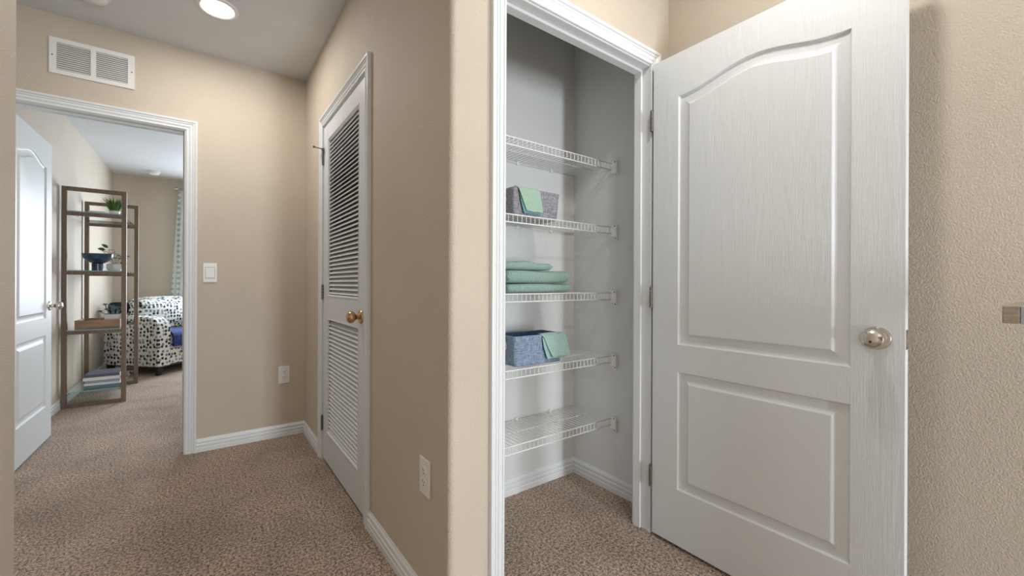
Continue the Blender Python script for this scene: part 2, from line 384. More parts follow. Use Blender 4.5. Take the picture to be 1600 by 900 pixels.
# jambs (U-shaped liners) with stops
def jamb(name, fn, a0, a1, top, d0, d1, s0, s1, label):
    m = MB(); t = 0.013
    def bx(A0, A1, D0, D1, Z0, Z1):
        P = [fn(a, d, z) for z in (Z0, Z1) for a, d in ((A0, D0), (A1, D0), (A1, D1), (A0, D1))]
        m.add(P, [(3,2,1,0),(4,5,6,7),(0,1,5,4),(1,2,6,5),(2,3,7,6),(3,0,4,7)])
    bx(a0 - t, a0, d0, d1, 0, top + t); bx(a1, a1 + t, d0, d1, 0, top + t); bx(a0, a1, d0, d1, top, top + t)
    u = 0.011
    bx(a0, a0 + u, s0, s1, 0, top); bx(a1 - u, a1, s0, s1, 0, top); bx(a0 + u, a1 - u, s0, s1, top - u, top)
    return struct(m.build(name, M['trim'], bevel=0.0015, seg=1), label)
jamb('trim_5', lambda a, d, z: (a, Y3 + d, z), CX0, CX1, DH + 0.006, -0.001, 0.083, 0.036, 0.083 - 0.012, 'white jamb of the linen closet')
jamb('trim_6', lambda a, d, z: (a, Y1 + d, z), -0.872, -0.102, DH + 0.006, -0.001, 0.116, 0.036, 0.076, 'white jamb of the bedroom doorway')
jamb('trim_7', lambda a, d, z: (X2 + d, a, z), LD0, LD1, DH + 0.006, -0.001, 0.111, 0.040, 0.075, 'white jamb of the louvered door')
BB = [(0, 0), (0.0135, 0), (0.0135, 0.026), (0.0105, 0.029), (0.0105, 0.033), (0.0135, 0.037), (0.0130, 0.048), (0.0085, 0.052), (0.0085, 0.057), (0.0115, 0.062), (0.0100, 0.071), (0.0055, 0.077), (0.004, 0.083), (0, 0.083)]
def baseboard(name, p0, p1, n, mit0=0, mit1=0, mat='trim', label=None):
    """p0->p1 along the wall, n = outward normal; mit -1 pulls in at an inner corner, +1 extends at an outer corner."""
    d = Vector((p1[0]-p0[0], p1[1]-p0[1])).normalized()
    rings = []
    for p, mt, sg in ((p0, mit0, -1), (p1, mit1, 1)):
        rings.append([(p[0] + n[0]*t + d[0]*sg*mt*t, p[1] + n[1]*t + d[1]*sg*mt*t, z) for t, z in BB])
    return struct(MB().loft(rings).build(name, M[mat]), label)
baseboard('baseboard_hall_end', (-0.037, Y1), (X2, Y1), (0, -1), 0, -1, label='white baseboard under the light switch')
baseboard('baseboard_hall_end_left', (-2.1, Y1), (-0.937, Y1), (0, -1), -1, 0)
baseboard('baseboard_hall_right_far', (X2, LD1 + 0.064), (X2, Y1), (-1, 0), 0, -1, label='short white baseboard past the louvered door')
baseboard('baseboard_hall_right_near', (X2, Y3), (X2, LD0 - 0.064), (-1, 0), 1, 0, label='white baseboard below the wall outlet by the louvered door')
baseboard('baseboard_closet_pier', (X2, Y3), (CX0 - 0.054, Y3), (0, -1), 1, 0)
baseboard('baseboard_closet_back', (X2 + 0.125, YB), (XR, YB), (0, -1), -1, -1, label='white baseboard along the back of the closet')
baseboard('baseboard_closet_right', (XR, CYB), (XR, YB), (-1, 0), 0, -1, label='white baseboard along the closet side wall')
baseboard('baseboard_right', (X4, -3.1), (X4, Y3), (-1, 0), 0, -1)
baseboard('baseboard_left', (X5, -3.1), (X5, Y5), (1, 0), 0, 1)
baseboard('baseboard_bedroom_left', (XB, Y1 + 0.14), (XB, YF), (1, 0), 0, -1, label='white baseboard along the bedroom wall behind the door')
baseboard('baseboard_bedroom_far', (XB, YF), (2.6, YF), (0, -1), -1, -1)
baseboard('baseboard_hall_left', (-2.1, Y5), (-2.1, Y1), (1, 0), -1, -1)

# ------------------------------------------------------------------ moulded two-panel arch-top doors
def arch_outline(w0, w1, z0, zs, zp, inset, n=26):
    """closed outline (a, z) anticlockwise, bottom-left first; eyebrow arch top with small flat shoulders"""
    a0, a1 = w0 + inset, w1 - inset
    pts = [(a0, z0 + inset), (a1, z0 + inset)]
    if zp is None:
        return pts + [(a1, zs - inset), (a0, zs - inset)]
    mid = (w0 + w1) / 2; hw = (w1 - w0) / 2
    for i in range(n + 1):
        a = a1 + (a0 - a1) * i / n
        t = min(1.0, abs(a - mid) / hw)
        s = 0.5 + 0.5 * math.cos(PI * min(1.0, t * 1.06))
        pts.append((a, zs + (zp - zs) * s - inset * (1.0 + 0.15 * math.sin(PI * t))))
    return pts
MOLD = [(0.0, 0.0), (0.0012, -0.0008), (0.0042, -0.0065), (0.008, -0.0082), (0.016, -0.0090), (0.026, -0.0088), (0.035, -0.0072), (0.0405, -0.0052), (0.0455, -0.0008), (0.0475, 0.0)]
def molded_door(name, loc, rotz, width, mirror, label, z0=0.015, z1=2.045, thick=0.035):
    """local: x along the width from the hinge (0) to the free edge (width); y = 0 front face .. thick; local front faces -y"""
    root = D.objects.new(name, None); COL.objects.link(root); root.location = loc; root.rotation_euler = (0, 0, rotz)
    tag(root, label, None, None, 'structure')
    w0, w1 = 0.112, width - 0.116
    upper = (w0, w1, 0.842, 1.867, 1.913); lower = (w0, w1, 0.243, 0.730, None)
    bm = bmesh.new()
    for side, y in ((0, 0.0), (1, thick)):
        edges = []
        def loop(pts):
            vs = [bm.verts.new((a, y, z)) for a, z in pts]
            for i in range(len(vs)): edges.append(bm.edges.new((vs[i], vs[(i + 1) % len(vs)])))
            return vs
        lo = loop([(0, z0), (width, z0), (width, z1), (0, z1)])
        for q in (upper, lower): loop(arch_outline(*q, 0.0))
        bmesh.ops.triangle_fill(bm, use_beauty=True, use_dissolve=False, edges=edges)
        if side == 0: first = lo
        else:
            for i in range(4): bm.faces.new((first[i], first[(i+1) % 4], lo[(i+1) % 4], lo[i]))
    bmesh.ops.recalc_face_normals(bm, faces=bm.faces)
    me = D.meshes.new('slab'); bm.to_mesh(me); bm.free()
    link('slab', me, M['door'], root)
    for q in (upper, lower):
        mb = MB()
        for side in (0, 1):
            rings = []
            for ins, dep in MOLD:
                y = -dep if side == 0 else thick + dep
                rings.append([(a, y, z) for a, z in arch_outline(*q, ins)])
            b = len(mb.v); mb.loft(rings, cap=False)
            n = len(rings[0]); mb.f.append(tuple(b + (len(rings)-1)*n + i for i in range(n)))
        pn = mb.build('panel', M['door'], root)
    return root
def knob(root, x, z, front, thick, mat, both=True, hole=True):
    sides = [(-1, 0.0)] + ([(1, thick)] if both else [])
    for sg, y in sides:
        mb = MB().lathe([(0.0, 0), (0.033, 0), (0.033, 0.003), (0.030, 0.007), (0.018, 0.009), (0.0, 0.009)], axis='y', n=32)
        mb.v = [(x + a, y + sg * b, z + c) for a, b, c in mb.v]
        rs = mb.build('rosette', mat, root); autosmooth(rs)
        prof = [(0.0, 0.008), (0.0125, 0.008), (0.0115, 0.016), (0.0115, 0.024), (0.018, 0.029), (0.0255, 0.036), (0.0285, 0.044), (0.0280, 0.052), (0.0235, 0.060), (0.015, 0.0655), (0.006, 0.0675), (0.0, 0.0678)]
        mb = MB().lathe(prof, axis='y', n=32)
        mb.v = [(x + a, y + sg * b, z + c) for a, b, c in mb.v]
        kb = mb.build('knob', mat, root); autosmooth(kb, 60)
        if hole:
            mb = MB().lathe([(0.0, 0.064), (0.0030, 0.064), (0.0030, 0.0686), (0.0, 0.0686)], axis='y', n=12)
            mb.v = [(x + a - 0.010 * 0, y + sg * b, z + c - 0.006) for a, b, c in mb.v]
            mb.build('emergency_slot', M['dark'], kb)
def hinge(root, x, z, y=0.0, sg=-1, hgt=0.089):
    mb = MB()
    for k in range(5):
        a = z - hgt / 2 + hgt * k / 5; mb.tube((x, y + sg * 0.006, a + 0.0006), (x, y + sg * 0.006, a + hgt / 5 - 0.0006), 0.0072, 10)
    mb.tube((x, y + sg * 0.006, z + hgt / 2), (x, y + sg * 0.006, z + hgt / 2 + 0.004), 0.0045, 10)
    o = mb.build('hinge', M['hinge'], root); tag(o, 'grey metal butt hinge')
    MB().box(x + 0.001, x + 0.0025, y + 0.0, y + 0.034, z - hgt / 2, z + hgt / 2).build('leaf', M['hinge'], o)
    return o

# closet door: front (local -y) turned to face -x, hinge at y=1.036, free edge y=0.262
d1 = molded_door('door_1', (1.602, 1.036, 0), -PI / 2, 0.774, False, 'large white two-panel arch-top door standing open at the closet')
# rot -90deg: local +x -> world -y, local -y -> world -x
knob(d1, 0.774 - 0.058, 0.937, True, 0.035, M['nickel'])
for z in (1.80, 1.034, 0.258): hinge(d1, -0.006, z, 0.002, -1)
o = MB().box(0.774, 0.7752, 0.006, 0.029, 0.937 - 0.028, 0.937 + 0.028).build('latch_plate', M['nickel'], d1)
mb = MB().prism([(0.775, 0.011), (0.787, 0.011), (0.787, 0.016), (0.775, 0.024)], 0.930, 0.945); mb.build('latch_bolt', M['nickel'], o)
for z in (0.915, 0.959): MB().lathe([(0, 0.7752), (0.003, 0.7752), (0.003, 0.7758), (0, 0.7758)], (0, 0.0175, z), 'x', 10).build('screw', M['hinge'], o)

# bedroom door: swings into the bedroom against its left wall; visible face looks +x
d2 = molded_door('door_2', (-0.880, 3.326, 0), PI / 2, 0.762, False, 'white two-panel arch-top door open into the bedroom')
# rot +90: local +x -> +y, local -y -> +x
knob(d2, 0.762 - 0.045, 0.925, True, 0.035, M['nickel'], hole=False)
for z in (1.84, 1.03, 0.22): hinge(d2, -0.004, z, 0.035, 1)

# louvered utility door (closed)
dl = D.objects.new('door_3', None); COL.objects.link(dl); dl.location = (X2, LD1 - 0.005, 0); dl.rotation_euler = (0, 0, -PI / 2)
tag(dl, 'narrow-looking white door with two banks of louvers', None, None, 'structure')
LW = LD1 - LD0 - 0.010; T = 0.035
# local x = from hinge (far) towards camera, local -y faces the hall (world -x), local y=0 is the wall plane
UO = (0.090, LW - 0.098, 1.012, 1.955); LO = (0.090, LW - 0.098, 0.192, 0.878)
m = MB().box(0, UO[0], 0, T, 0.015, DH); m.box(UO[1], LW, 0, T, 0.015, DH)
for z0, z1 in ((0.015, LO[2]), (LO[3], UO[2]), (UO[3], DH)): m.box(UO[0], UO[1], 0.0005, T, z0, z1)
m.build('door_frame', M['door'], dl)
def bead(parent, a0, a1, z0, z1):
    mb = MB(); prof = [(0.0, 0.0), (0.0, -0.002), (0.004, -0.002), (0.008, 0.002), (0.010, 0.008), (0.010, 0.012), (0.0, 0.012)]
    corners = lambda i: [(a0 + i, z0 + i), (a1 - i, z0 + i), (a1 - i, z1 - i), (a0 + i, z1 - i)]
    rings = []
    for k in range(5):
        rings.append([(corners(i)[k % 4][0], y, corners(i)[k % 4][1]) for i, y in prof])
    mb.loft(rings, cap=False); return mb.build('panel_bead', M['trim'], parent)
bead(dl, *UO); bead(dl, *LO)
# one slat mesh, shared
def slat_mesh(L):
    w_, t_ = 0.0330, 0.0058
    prof = []
    for i in range(6): a = -PI/2 + PI * i / 5; prof.append((w_/2 - t_/2 + math.cos(a)*t_/2, math.sin(a)*t_/2))
    for i in range(6): a = PI/2 + PI * i / 5; prof.append((-w_/2 + t_/2 + math.cos(a)*t_/2, math.sin(a)*t_/2))
    th = math.radians(42)   # front (-y) edge low
    R = [(x * math.cos(th), x * math.sin(th) + z) for x, z in [(p, 0) for p in []]] if False else None
    pr = [(p * math.cos(th) - q * math.sin(th), p * math.sin(th) + q * math.cos(th)) for p, q in prof]
    mb = MB().loft([[(0, y, z) for y, z in pr], [(L, y, z) for y, z in pr]])
    me = D.meshes.new('slat'); me.from_pydata(mb.v, [], mb.f); me.update(); me.materials.append(M['trim']); return me
SM = slat_mesh(UO[1] - UO[0] - 0.016)
for (a0, a1, z0, z1) in (UO, LO):
    n = round((z1 - z0 - 0.02) / 0.0237)
    for i in range(n):
        z = z0 + 0.014 + (z1 - z0 - 0.028) * (i + 0.5) / n
        s = D.objects.new('slat', SM); COL.objects.link(s); s.parent = dl; s.location = (a0 + 0.008, 0.0195, z)
knob(dl, LW - 0.062, 0.932, True, T, M['bronze'], both=False, hole=False)
for z in (1.865, 1.034, 0.228): h = hinge(dl, -0.004, z, 0.0, -1)
# hinge-pin door stop at the top hinge
mb = MB().tube((-0.004, -0.006, 1.915), (-0.004, -0.006, 1.922), 0.010, 12)
mb.tube((-0.004, -0.006, 1.918), (-0.030, -0.050, 1.930), 0.0035, 8); mb.tube((-0.030, -0.050, 1.930), (-0.034, -0.057, 1.932), 0.007, 10)
mb.tube((-0.004, -0.006, 1.918), (0.028, -0.022, 1.905), 0.003, 8); mb.tube((0.028, -0.022, 1.905), (0.030, -0.010, 1.903), 0.0055, 10)
tag(mb.build('hinge_pin_stop', M['hinge'], dl), 'grey metal bumper on the top hinge pin')

# ------------------------------------------------------------------ wall plates, vent, ceiling fittings
def rounded_plate(name, cx, cz, wd, ht, d, mat, parent):
    return MB().box(cx - wd/2, cx + wd/2, -d, 0, cz - ht/2, cz + ht/2).build(name, mat, parent, bevel=min(0.003, d * 0.45))
def outlet(loc, rotz, label):
    t = thing('wall_outlet', label, 'outlet', loc, rotz, None)
    rounded_plate('cover_plate', 0, 0, 0.074, 0.122, 0.006, M['plastic'], t)
    for zc in (0.0195, -0.0195):
        mb = MB(); pr = [(0.0165 * math.cos(a), 0.0145 * math.sin(a)) for a in [2 * PI * i / 20 for i in range(20)]]
        mb.loft([[(x, -0.0055, zc + z) for x, z in pr], [(x, -0.0082, zc + z) for x, z in pr]])
        s = mb.build('socket', M['plastic'], t)
        mb = MB().box(-0.0075, -0.0055, -0.0085, -0.008, zc + 0.000, zc + 0.0085); mb.box(0.0055, 0.0072, -0.0085, -0.008, zc + 0.001, zc + 0.0085)
        mb.lathe([(0, -0.0085), (0.0026, -0.0085), (0.0026, -0.008), (0, -0.008)], (0, 0, zc - 0.007), 'y', 10)
        mb.build('slot', M['dark'], s)
    MB().lathe([(0, -0.0072), (0.003, -0.0072), (0.003, -0.006), (0, -0.006)], (0, 0, 0), 'y', 10).build('screw', M['plastic'], t)
    return t
outlet((0.471, Y1, 0.436), 0, 'white duplex outlet low on the hall end wall near the corner')
outlet((X2, 1.222, 0.448), -PI / 2, 'white duplex outlet beside the louvered door, above the near baseboard')
t = thing('light_switch', 'white rocker light switch beside the bedroom doorway', 'switch', (0.032, Y1, 1.155))
rounded_plate('switch_plate', 0, 0, 0.076, 0.124, 0.006, M['plastic'], t)
mb = MB().add([(-0.0255, -0.006, -0.034), (0.0255, -0.006, -0.034), (0.0255, -0.006, 0.034), (-0.0255, -0.006, 0.034),
               (-0.024, -0.0115, -0.033), (0.024, -0.0115, -0.033), (0.024, -0.0068, 0.033), (-0.024, -0.0068, 0.033)],
              [(0,1,5,4),(1,2,6,5),(2,3,7,6),(3,0,4,7),(4,5,6,7),(3,2,1,0)])
mb.build('rocker', M['plastic'], t)
MB().box(-0.027, 0.027, -0.0064, -0.0058, -0.0360, 0.0360).build('rocker_gap', M['shade'], t)
# return-air grille
t = thing('return_air_grille', 'white metal return air grille high above the bedroom doorway', 'vent', (-0.524, Y1, 2.341))
mb = MB(); W, Hh = 0.356, 0.198; b = [(-0.150, -0.012), (0.010, 0.148)]; zb = 0.075
mb.box(-W/2, -0.150, -0.008, 0, -Hh/2, Hh/2); mb.box(0.148, W/2, -0.008, 0, -Hh/2, Hh/2); mb.box(-0.012, 0.010, -0.008, 0, -zb, zb)
mb.box(-0.150, 0.148, -0.008, 0, zb, Hh/2); mb.box(-0.150, 0.148, -0.008, 0, -Hh/2, -zb)
mb.build('grille_frame', M['plastic'], t)
MB().box(-0.152, 0.150, -0.0015, -0.0003, -zb, zb).build('backing', M['shade'], t)
for x0, x1 in b:
    mb = MB(); n = 13
    for i in range(n):
        z = -zb + 2 * zb * (i + 0.5) / n
        mb.add([(x0, -0.0085, z - 0.0025), (x1, -0.0085, z - 0.0025), (x1, -0.001, z + 0.005), (x0, -0.001, z + 0.005),
                (x0, -0.0080, z - 0.0038), (x1, -0.0080, z - 0.0038), (x1, -0.0005, z + 0.0038), (x0, -0.0005, z + 0.0038)],
               [(0,1,2,3),(7,6,5,4),(0,4,5,1),(2,6,7,3),(0,3,7,4),(1,5,6,2)])
    tag(mb.build('louvers', M['plastic'], t), kind='stuff')
for x in (-W/2 + 0.012, W/2 - 0.012): MB().lathe([(0, -0.0095), (0.003, -0.0095), (0.004, -0.008), (0, -0.008)], (x, 0, 0), 'y', 10).build('screw', M['hinge'], t)
# recessed lights and smoke detectors
def can(loc, label):
    t = thing('recessed_light', label, 'light', loc)
    autosmooth(MB().lathe([(0.078, 0.0), (0.098, 0.0), (0.096, -0.006), (0.082, -0.011), (0.076, -0.008), (0.078, 0.0)], n=40).build('trim_ring', M['plastic'], t))
    MB().lathe([(0, -0.004), (0.078, -0.004), (0.078, -0.001), (0, -0.001)], n=40).build('lens', M['lamp_glow'], t)
can((0.055, 2.625, H), 'round recessed ceiling light glowing in the hall ceiling')
can((1.15, 0.42, H), 'round recessed light in the ceiling before the closet, out of the photo')
def detector(loc, label):
    t = thing('smoke_detector', label, 'detector', loc)
    autosmooth(MB().lathe([(0, 0), (0.070, 0), (0.070, -0.010), (0.062, -0.014), (0, -0.014)], n=32).build('mounting_base', M['plastic'], t))
    autosmooth(MB().lathe([(0, -0.014), (0.058, -0.014), (0.056, -0.030), (0.040, -0.038), (0, -0.040)], n=32).build('cover', M['plastic'], t))
detector((-0.475, 2.86, H), 'round white smoke detector on the hall ceiling at the top edge')
detector((-0.555, 7.0, H), 'round white smoke detector on the bedroom ceiling')

# ------------------------------------------------------------------ closet: five wire shelves
SX0, SX1 = X2 + 0.13, XR - 0.012
def wire_shelf(z, label):
    t = thing('wire_shelf', label, 'shelf', ((SX0 + SX1) / 2, 1.51, z), 0, 'white wire shelves in the linen closet')
    hx = (SX1 - SX0) / 2; yf, yb = 1.378 - 1.51, YB - 0.008 - 1.51
    mb = MB(); n = int(2 * hx / 0.0254)
    for i in range(n + 1):
        x = -hx + 0.006 + (2 * hx - 0.012) * i / n
        mb.tube((x, yf, 0), (x, yb, 0), 0.0015, 5); mb.tube((x, yf, 0), (x, yf, -0.031), 0.0015, 5)
    tag(mb.build('deck_wires', M['wire'], t), kind='stuff')
    for nm, (y, zz, rr) in (('front_rail', (yf, 0.002, 0.0030)), ('front_rail', (yf, -0.032, 0.0030)), ('back_rail', (yb, -0.003, 0.0028)), ('middle_rail', ((yf + yb) / 2, -0.003, 0.0026))):
        MB().tube((-hx, y, zz), (hx, y, zz), rr, 8).build(nm, M['wire'], t, smooth=True)
    mb = MB().box(hx - 0.004, hx + 0.0118, yf - 0.032, yf + 0.004, -0.050, 0.012)
    br = mb.build('end_bracket', M['wire'], t, bevel=0.002)
    mb = MB().box(hx + 0.004, hx + 0.0118, yf - 0.030, yf - 0.012, -0.068, -0.050)
    mb.build('bracket_foot', M['wire'], br)
    for zz in (0.006, -0.058): MB().lathe([(0, 0), (0.0036, 0), (0.0036, 0.0015), (0, 0.0015)], (hx - 0.0056 if zz > 0 else hx + 0.0026, yf - 0.021, zz), 'x', 10).build('screw', M['hinge'], br)
    for x in (-hx + 0.12, hx - 0.42, hx - 0.18):
        MB().box(x - 0.008, x + 0.008, yb - 0.004, yb + 0.0078, -0.012, 0.010).build('wall_clip', M['wire'], t, bevel=0.0015)
    return t
SZ = [1.722, 1.388, 1.043, 0.712, 0.384]
for z, lb in zip(SZ, ['empty white wire shelf at the top of the linen closet', 'white wire shelf holding the grey bin, second from the top',
                      'white wire shelf holding the folded teal towels', 'white wire shelf holding the blue open bin', 'empty white wire shelf nearest the closet floor']):
    wire_shelf(z, lb)

def fabric_bin(loc, w_, d_, h_, mat, lining, label, rz=0.0, taper=0.008, cat='storage bin'):
    t = thing('fabric_bin', label, cat, loc, rz)
    def ring(s, z, bow=0.0, n=6):
        hx, hy = w_/2 - s, d_/2 - s; pts = []
        cr = 0.012
        for cx, cy, a in ((hx-cr, hy-cr, 0), (-hx+cr, hy-cr, PI/2), (-hx+cr, -hy+cr, PI), (hx-cr, -hy+cr, 1.5*PI)):
            for i in range(n): an = a + PI/2 * i / (n-1); pts.append((cx + cr*math.cos(an), cy + cr*math.sin(an), z + bow*math.cos(cx*3)))
        return pts
    mb = MB().loft([ring(taper, 0), ring(taper*0.6, h_*0.3), ring(taper*0.1, h_*0.75), ring(0, h_), ring(0.005, h_)], cap=False)
    mb.f.append(tuple(range(24)))
    autosmooth(mb.build('bin_body', mat, t))
    mb = MB().loft([ring(0.005, h_), ring(0.006, h_*0.5), ring(taper + 0.004, 0.006)], cap=False); mb.f.append(tuple(48 + i for i in range(24)))
    autosmooth(mb.build('lining', lining, t))
    mb = MB().loft([ring(-0.0015, h_-0.012), ring(-0.002, h_-0.002), ring(0.000, h_+0.001), ring(0.0045, h_+0.0005)], cap=False)
    autosmooth(mb.build('rim_binding', mat, t))
    mb = MB(); n = 20
    R = [[( -w_/2 - 0.001 - 0.003*math.sin(PI*k/6)*1.0 + taper*0.1, (0.016 + 0.006*math.cos(PI*k/6))*math.cos(2*PI*i/n), h_*0.64 + (0.016 + 0.006*math.cos(PI*k/6))*math.sin(2*PI*i/n)) for i in range(n)] for k in range(7)]
    mb.loft(R, cap=False); autosmooth(mb.build('grommet', M['nickel'], t), 60)
    MB().lathe([(0, -0.0006), (0.011, -0.0006), (0.011, 0.0), (0, 0.0)], (-w_/2 + taper*0.3, 0, h_*0.64), 'x', 16).build('grommet_hole', M['dark'], t)
    return t
fabric_bin((1.268, 1.485, SZ[1] + 0.0045), 0.283, 0.150, 0.130, M['bin_grey'], M['bin_lining'], 'grey linen storage bin on the second wire shelf under a sage washcloth')
fabric_bin((1.288, 1.487, SZ[3] + 0.0045), 0.296, 0.155, 0.136, M['bin_blue'], M['bin_lining'], 'blue linen open storage bin on the fourth wire shelf with a teal washcloth', rz=math.radians(-1.5))

def drape(name, path, x0f, x1f, mat, label, thick=0.004, wr=0.003, under=None, seed=1):
    """path: list of (y, z) ; x0f/x1f: left and right x for every path point (lists)"""
    rnd = random.Random(seed); nu = 14; rings = []
    # densify the path
    P = []
    for k in range(len(path) - 1):
        for j in range(5):
            s = j / 5; P.append(tuple(path[k][i] + (path[k+1][i] - path[k][i]) * s for i in (0, 1)) + (x0f[k] + (x0f[k+1]-x0f[k])*s, x1f[k] + (x1f[k+1]-x1f[k])*s))
    P.append((*path[-1], x0f[-1], x1f[-1]))
    V = []
    ph = rnd.random() * 6
    for y, z, a, b in P:
        for i in range(nu + 1):
            u = i / nu
            V.append((a + (b - a) * u, y - wr * math.sin(u * 7 + ph + z * 25) * 0.6 - wr * 0.5 * math.sin(u * 15 + z * 60), z + wr * 0.5 * math.sin(u * 9 + ph)))
    F = [(k*(nu+1)+i, k*(nu+1)+i+1, (k+1)*(nu+1)+i+1, (k+1)*(nu+1)+i) for k in range(len(P)-1) for i in range(nu)]
    me = D.meshes.new(name); me.from_pydata(V, [], F); me.materials.append(mat)
    for p in me.polygons: p.use_smooth = True
    o = D.objects.new(name, me); COL.objects.link(o)
    so = o.modifiers.new('thickness', 'SOLIDIFY'); so.thickness = thick; so.offset = 1
    su = o.modifiers.new('soft', 'SUBSURF'); su.levels = 1; su.render_levels = 1
    return o
# sage washcloth over the grey bin
zt = SZ[1] + 0.137
yf_ = 1.485 - 0.075
c1 = drape('washcloth', [(1.470, zt - 0.045), (1.445, zt - 0.012), (1.428, zt + 0.002), (1.412, zt + 0.004), (yf_ - 0.011, zt - 0.008), (yf_ - 0.016, zt - 0.06), (yf_ - 0.017, zt - 0.108)],
           [1.140, 1.135, 1.134, 1.136, 1.146, 1.165, 1.190], [1.262, 1.268, 1.272, 1.272, 1.274, 1.280, 1.289], M['cloth_green'], None, wr=0.002, seed=3)
tag(c1, 'sage green folded washcloth hanging over the front of the grey bin', 'washcloth')
c1b = drape('folded_layer', [(yf_ - 0.006, zt - 0.008), (yf_ - 0.0085, zt - 0.06), (yf_ - 0.009, zt - 0.118)],
            [1.150, 1.160, 1.180], [1.270, 1.278, 1.284], M['cloth_under'], None, thick=0.003, wr=0.001, seed=4)
c1b.parent = c1; tag(c1b, 'blue-green underside layer showing below the hem')
# teal washcloth over the blue bin
zt = SZ[3] + 0.143
yf_ = 1.487 - 0.079
c2 = drape('washcloth', [(1.475, zt - 0.04), (1.450, zt - 0.010), (1.432, zt + 0.003), (1.412, zt + 0.003), (yf_ - 0.013, zt - 0.010), (yf_ - 0.020, zt - 0.06), (yf_ - 0.024, zt - 0.110)],
           [1.300, 1.295, 1.290, 1.290, 1.296, 1.318, 1.345], [1.420, 1.428, 1.432, 1.434, 1.440, 1.452, 1.466], M['cloth_teal'], None, wr=0.002, seed=5)
tag(c2, 'pale teal washcloth hanging over the right front corner of the blue bin', 'washcloth')
c2b = drape('folded_layer', [(yf_ - 0.007, zt - 0.012), (yf_ - 0.0105, zt - 0.06), (yf_ - 0.012, zt - 0.118)],
            [1.292, 1.300, 1.322], [1.420, 1.430, 1.445], M['cloth_teal'], None, thick=0.003, wr=0.001, seed=6)
c2b.parent = c2

def towel(loc, L, dp, ht, label, layers=2, mat='towel', seed=0, sag=0.004):
    """folded towel: a serpentine strip seen edge-on at its left end, rounded fold towards the viewer"""
    rnd = random.Random(seed); t_ = ht / layers; nseg = 10
    root = tag(thing('folded_towel', label, 'towel', loc), group='folded towels on the wire shelf')
    def prof(k):
        z0 = k * t_ + 0.0006; z1 = (k + 1) * t_ - 0.0006; r_ = (z1 - z0) / 2; zc = (z0 + z1) / 2; P = []
        for i in range(nseg + 1):
            a = PI/2 + PI * i / nseg; P.append((-dp/2 + r_*1.2 + math.cos(a) * r_ * 1.2, zc + math.sin(a) * r_))
        for i in range(nseg + 1):
            a = -PI/2 + PI * i / nseg; P.append((dp/2 - r_ + math.cos(a) * r_, zc + math.sin(a) * r_))
        return P, zc
    # outer wrap: one big rounded C plus an inner folded layer that shows at the ends
    def body(name, z0, z1, inset, mat_, n=26, xr=0.016):
        r_ = (z1 - z0) / 2; zc = (z0 + z1) / 2; rings = []
        for s in range(n + 1):
            u = s / n; x = -L/2 + inset + (L - 2*inset) * u
            e = min(u, 1 - u) * (L - 2*inset); f = 1.0 if e > xr else math.sqrt(max(0.0, 1 - (1 - e/xr)**2)) * 0.75 + 0.25
            R = []
            for i in range(24):
                a = 2*PI*i/24; ca, sa = math.cos(a), math.sin(a)
                yy = math.copysign(abs(ca)**0.35, ca) * (dp/2 - inset) ; zz = math.copysign(abs(sa)**0.75, sa) * r_ * f
                yy -= 0.0015 * math.sin(x * 40 + seed)
                R.append((x, yy * (0.98 + 0.02*f), zc + zz - sag * math.sin(PI*u) * 0 + ((0.0015 * math.sin(x*23 + seed*2) + (0.010 * math.exp(-((x + 0.0) / 0.055) ** 2) if seed == 5 else 0.0)) if zz > 0 else 0)))
            rings.append(R)
        o = MB().loft(rings).build(name, mat_, root); autosmooth(o, 70); return o
    for k in range(layers):
        body('towel_fold', k * t_, (k + 1) * t_, 0.0, M[mat])
    return root
z = SZ[2] + 0.0052
yc = 1.502
T1 = towel((1.281, yc, z), 0.395, 0.215, 0.044, 'large teal ribbed bath towel folded flat, bottom of the closet stack', 1, seed=1)
T2 = towel((1.277, yc, z + 0.0445), 0.385, 0.210, 0.060, 'large teal ribbed bath towel, thick middle fold of the closet stack', 1, seed=2)
T3 = towel((1.215, yc - 0.002, z + 0.105), 0.300, 0.190, 0.034, 'smaller teal hand towel folded on top of the closet stack', 1, seed=5)
# rolled ends on the left of the two large towels
for tw, zc, rr in ((T1, 0.022, 0.0195), (T2, 0.030, 0.026), (T3, 0.017, 0.014)):
    mb = MB(); L = 0.395 if tw is T1 else (0.385 if tw is T2 else 0.30)
    pts = []
    for i in range(40):
        a = i / 39 * 2.4 * 2 * PI; r_ = rr * (1 - 0.78 * i / 39); pts.append((math.cos(a) * r_ - 0.098 + rr, math.sin(a) * r_ + zc))
    w2 = 0.0022
    for k in range(len(pts) - 1):
        (y0, z0), (y1, z1) = pts[k], pts[k+1]; mb.tube((-L/2 - 0.004, y0, z0), (-L/2 - 0.004, y1, z1), w2, 6)
    mb.build('rolled_end', M['cloth_under'], tw)

# ------------------------------------------------------------------ pub-height table at the right edge
t = thing('console_table', 'grey-topped tall table corner at the right edge of the photo', 'table', (1.49, -0.19, 0))
MB().box(-0.24, 0.11, -0.05, 0.243, 1.018, 1.051).build('tabletop', M['table_top'], t, bevel=0.0015)
MB().box(-0.24, 0.11, 0.2432, 0.264, 1.018, 1.051).build('brown_end', M['table_end'], t, bevel=0.0015)  # browner strip along the end of the grey-blue top
for x in (-0.225, -0.030):
    for y in (-0.03, 0.183): MB().box(x, x + 0.035, y, y + 0.035, 0, 1.018).build('leg', M['table_leg'], t, bevel=0.002)
MB().box(-0.18, -0.03, 0.10, 0.12, 0.95, 1.018).build('apron', M['table_leg'], t)

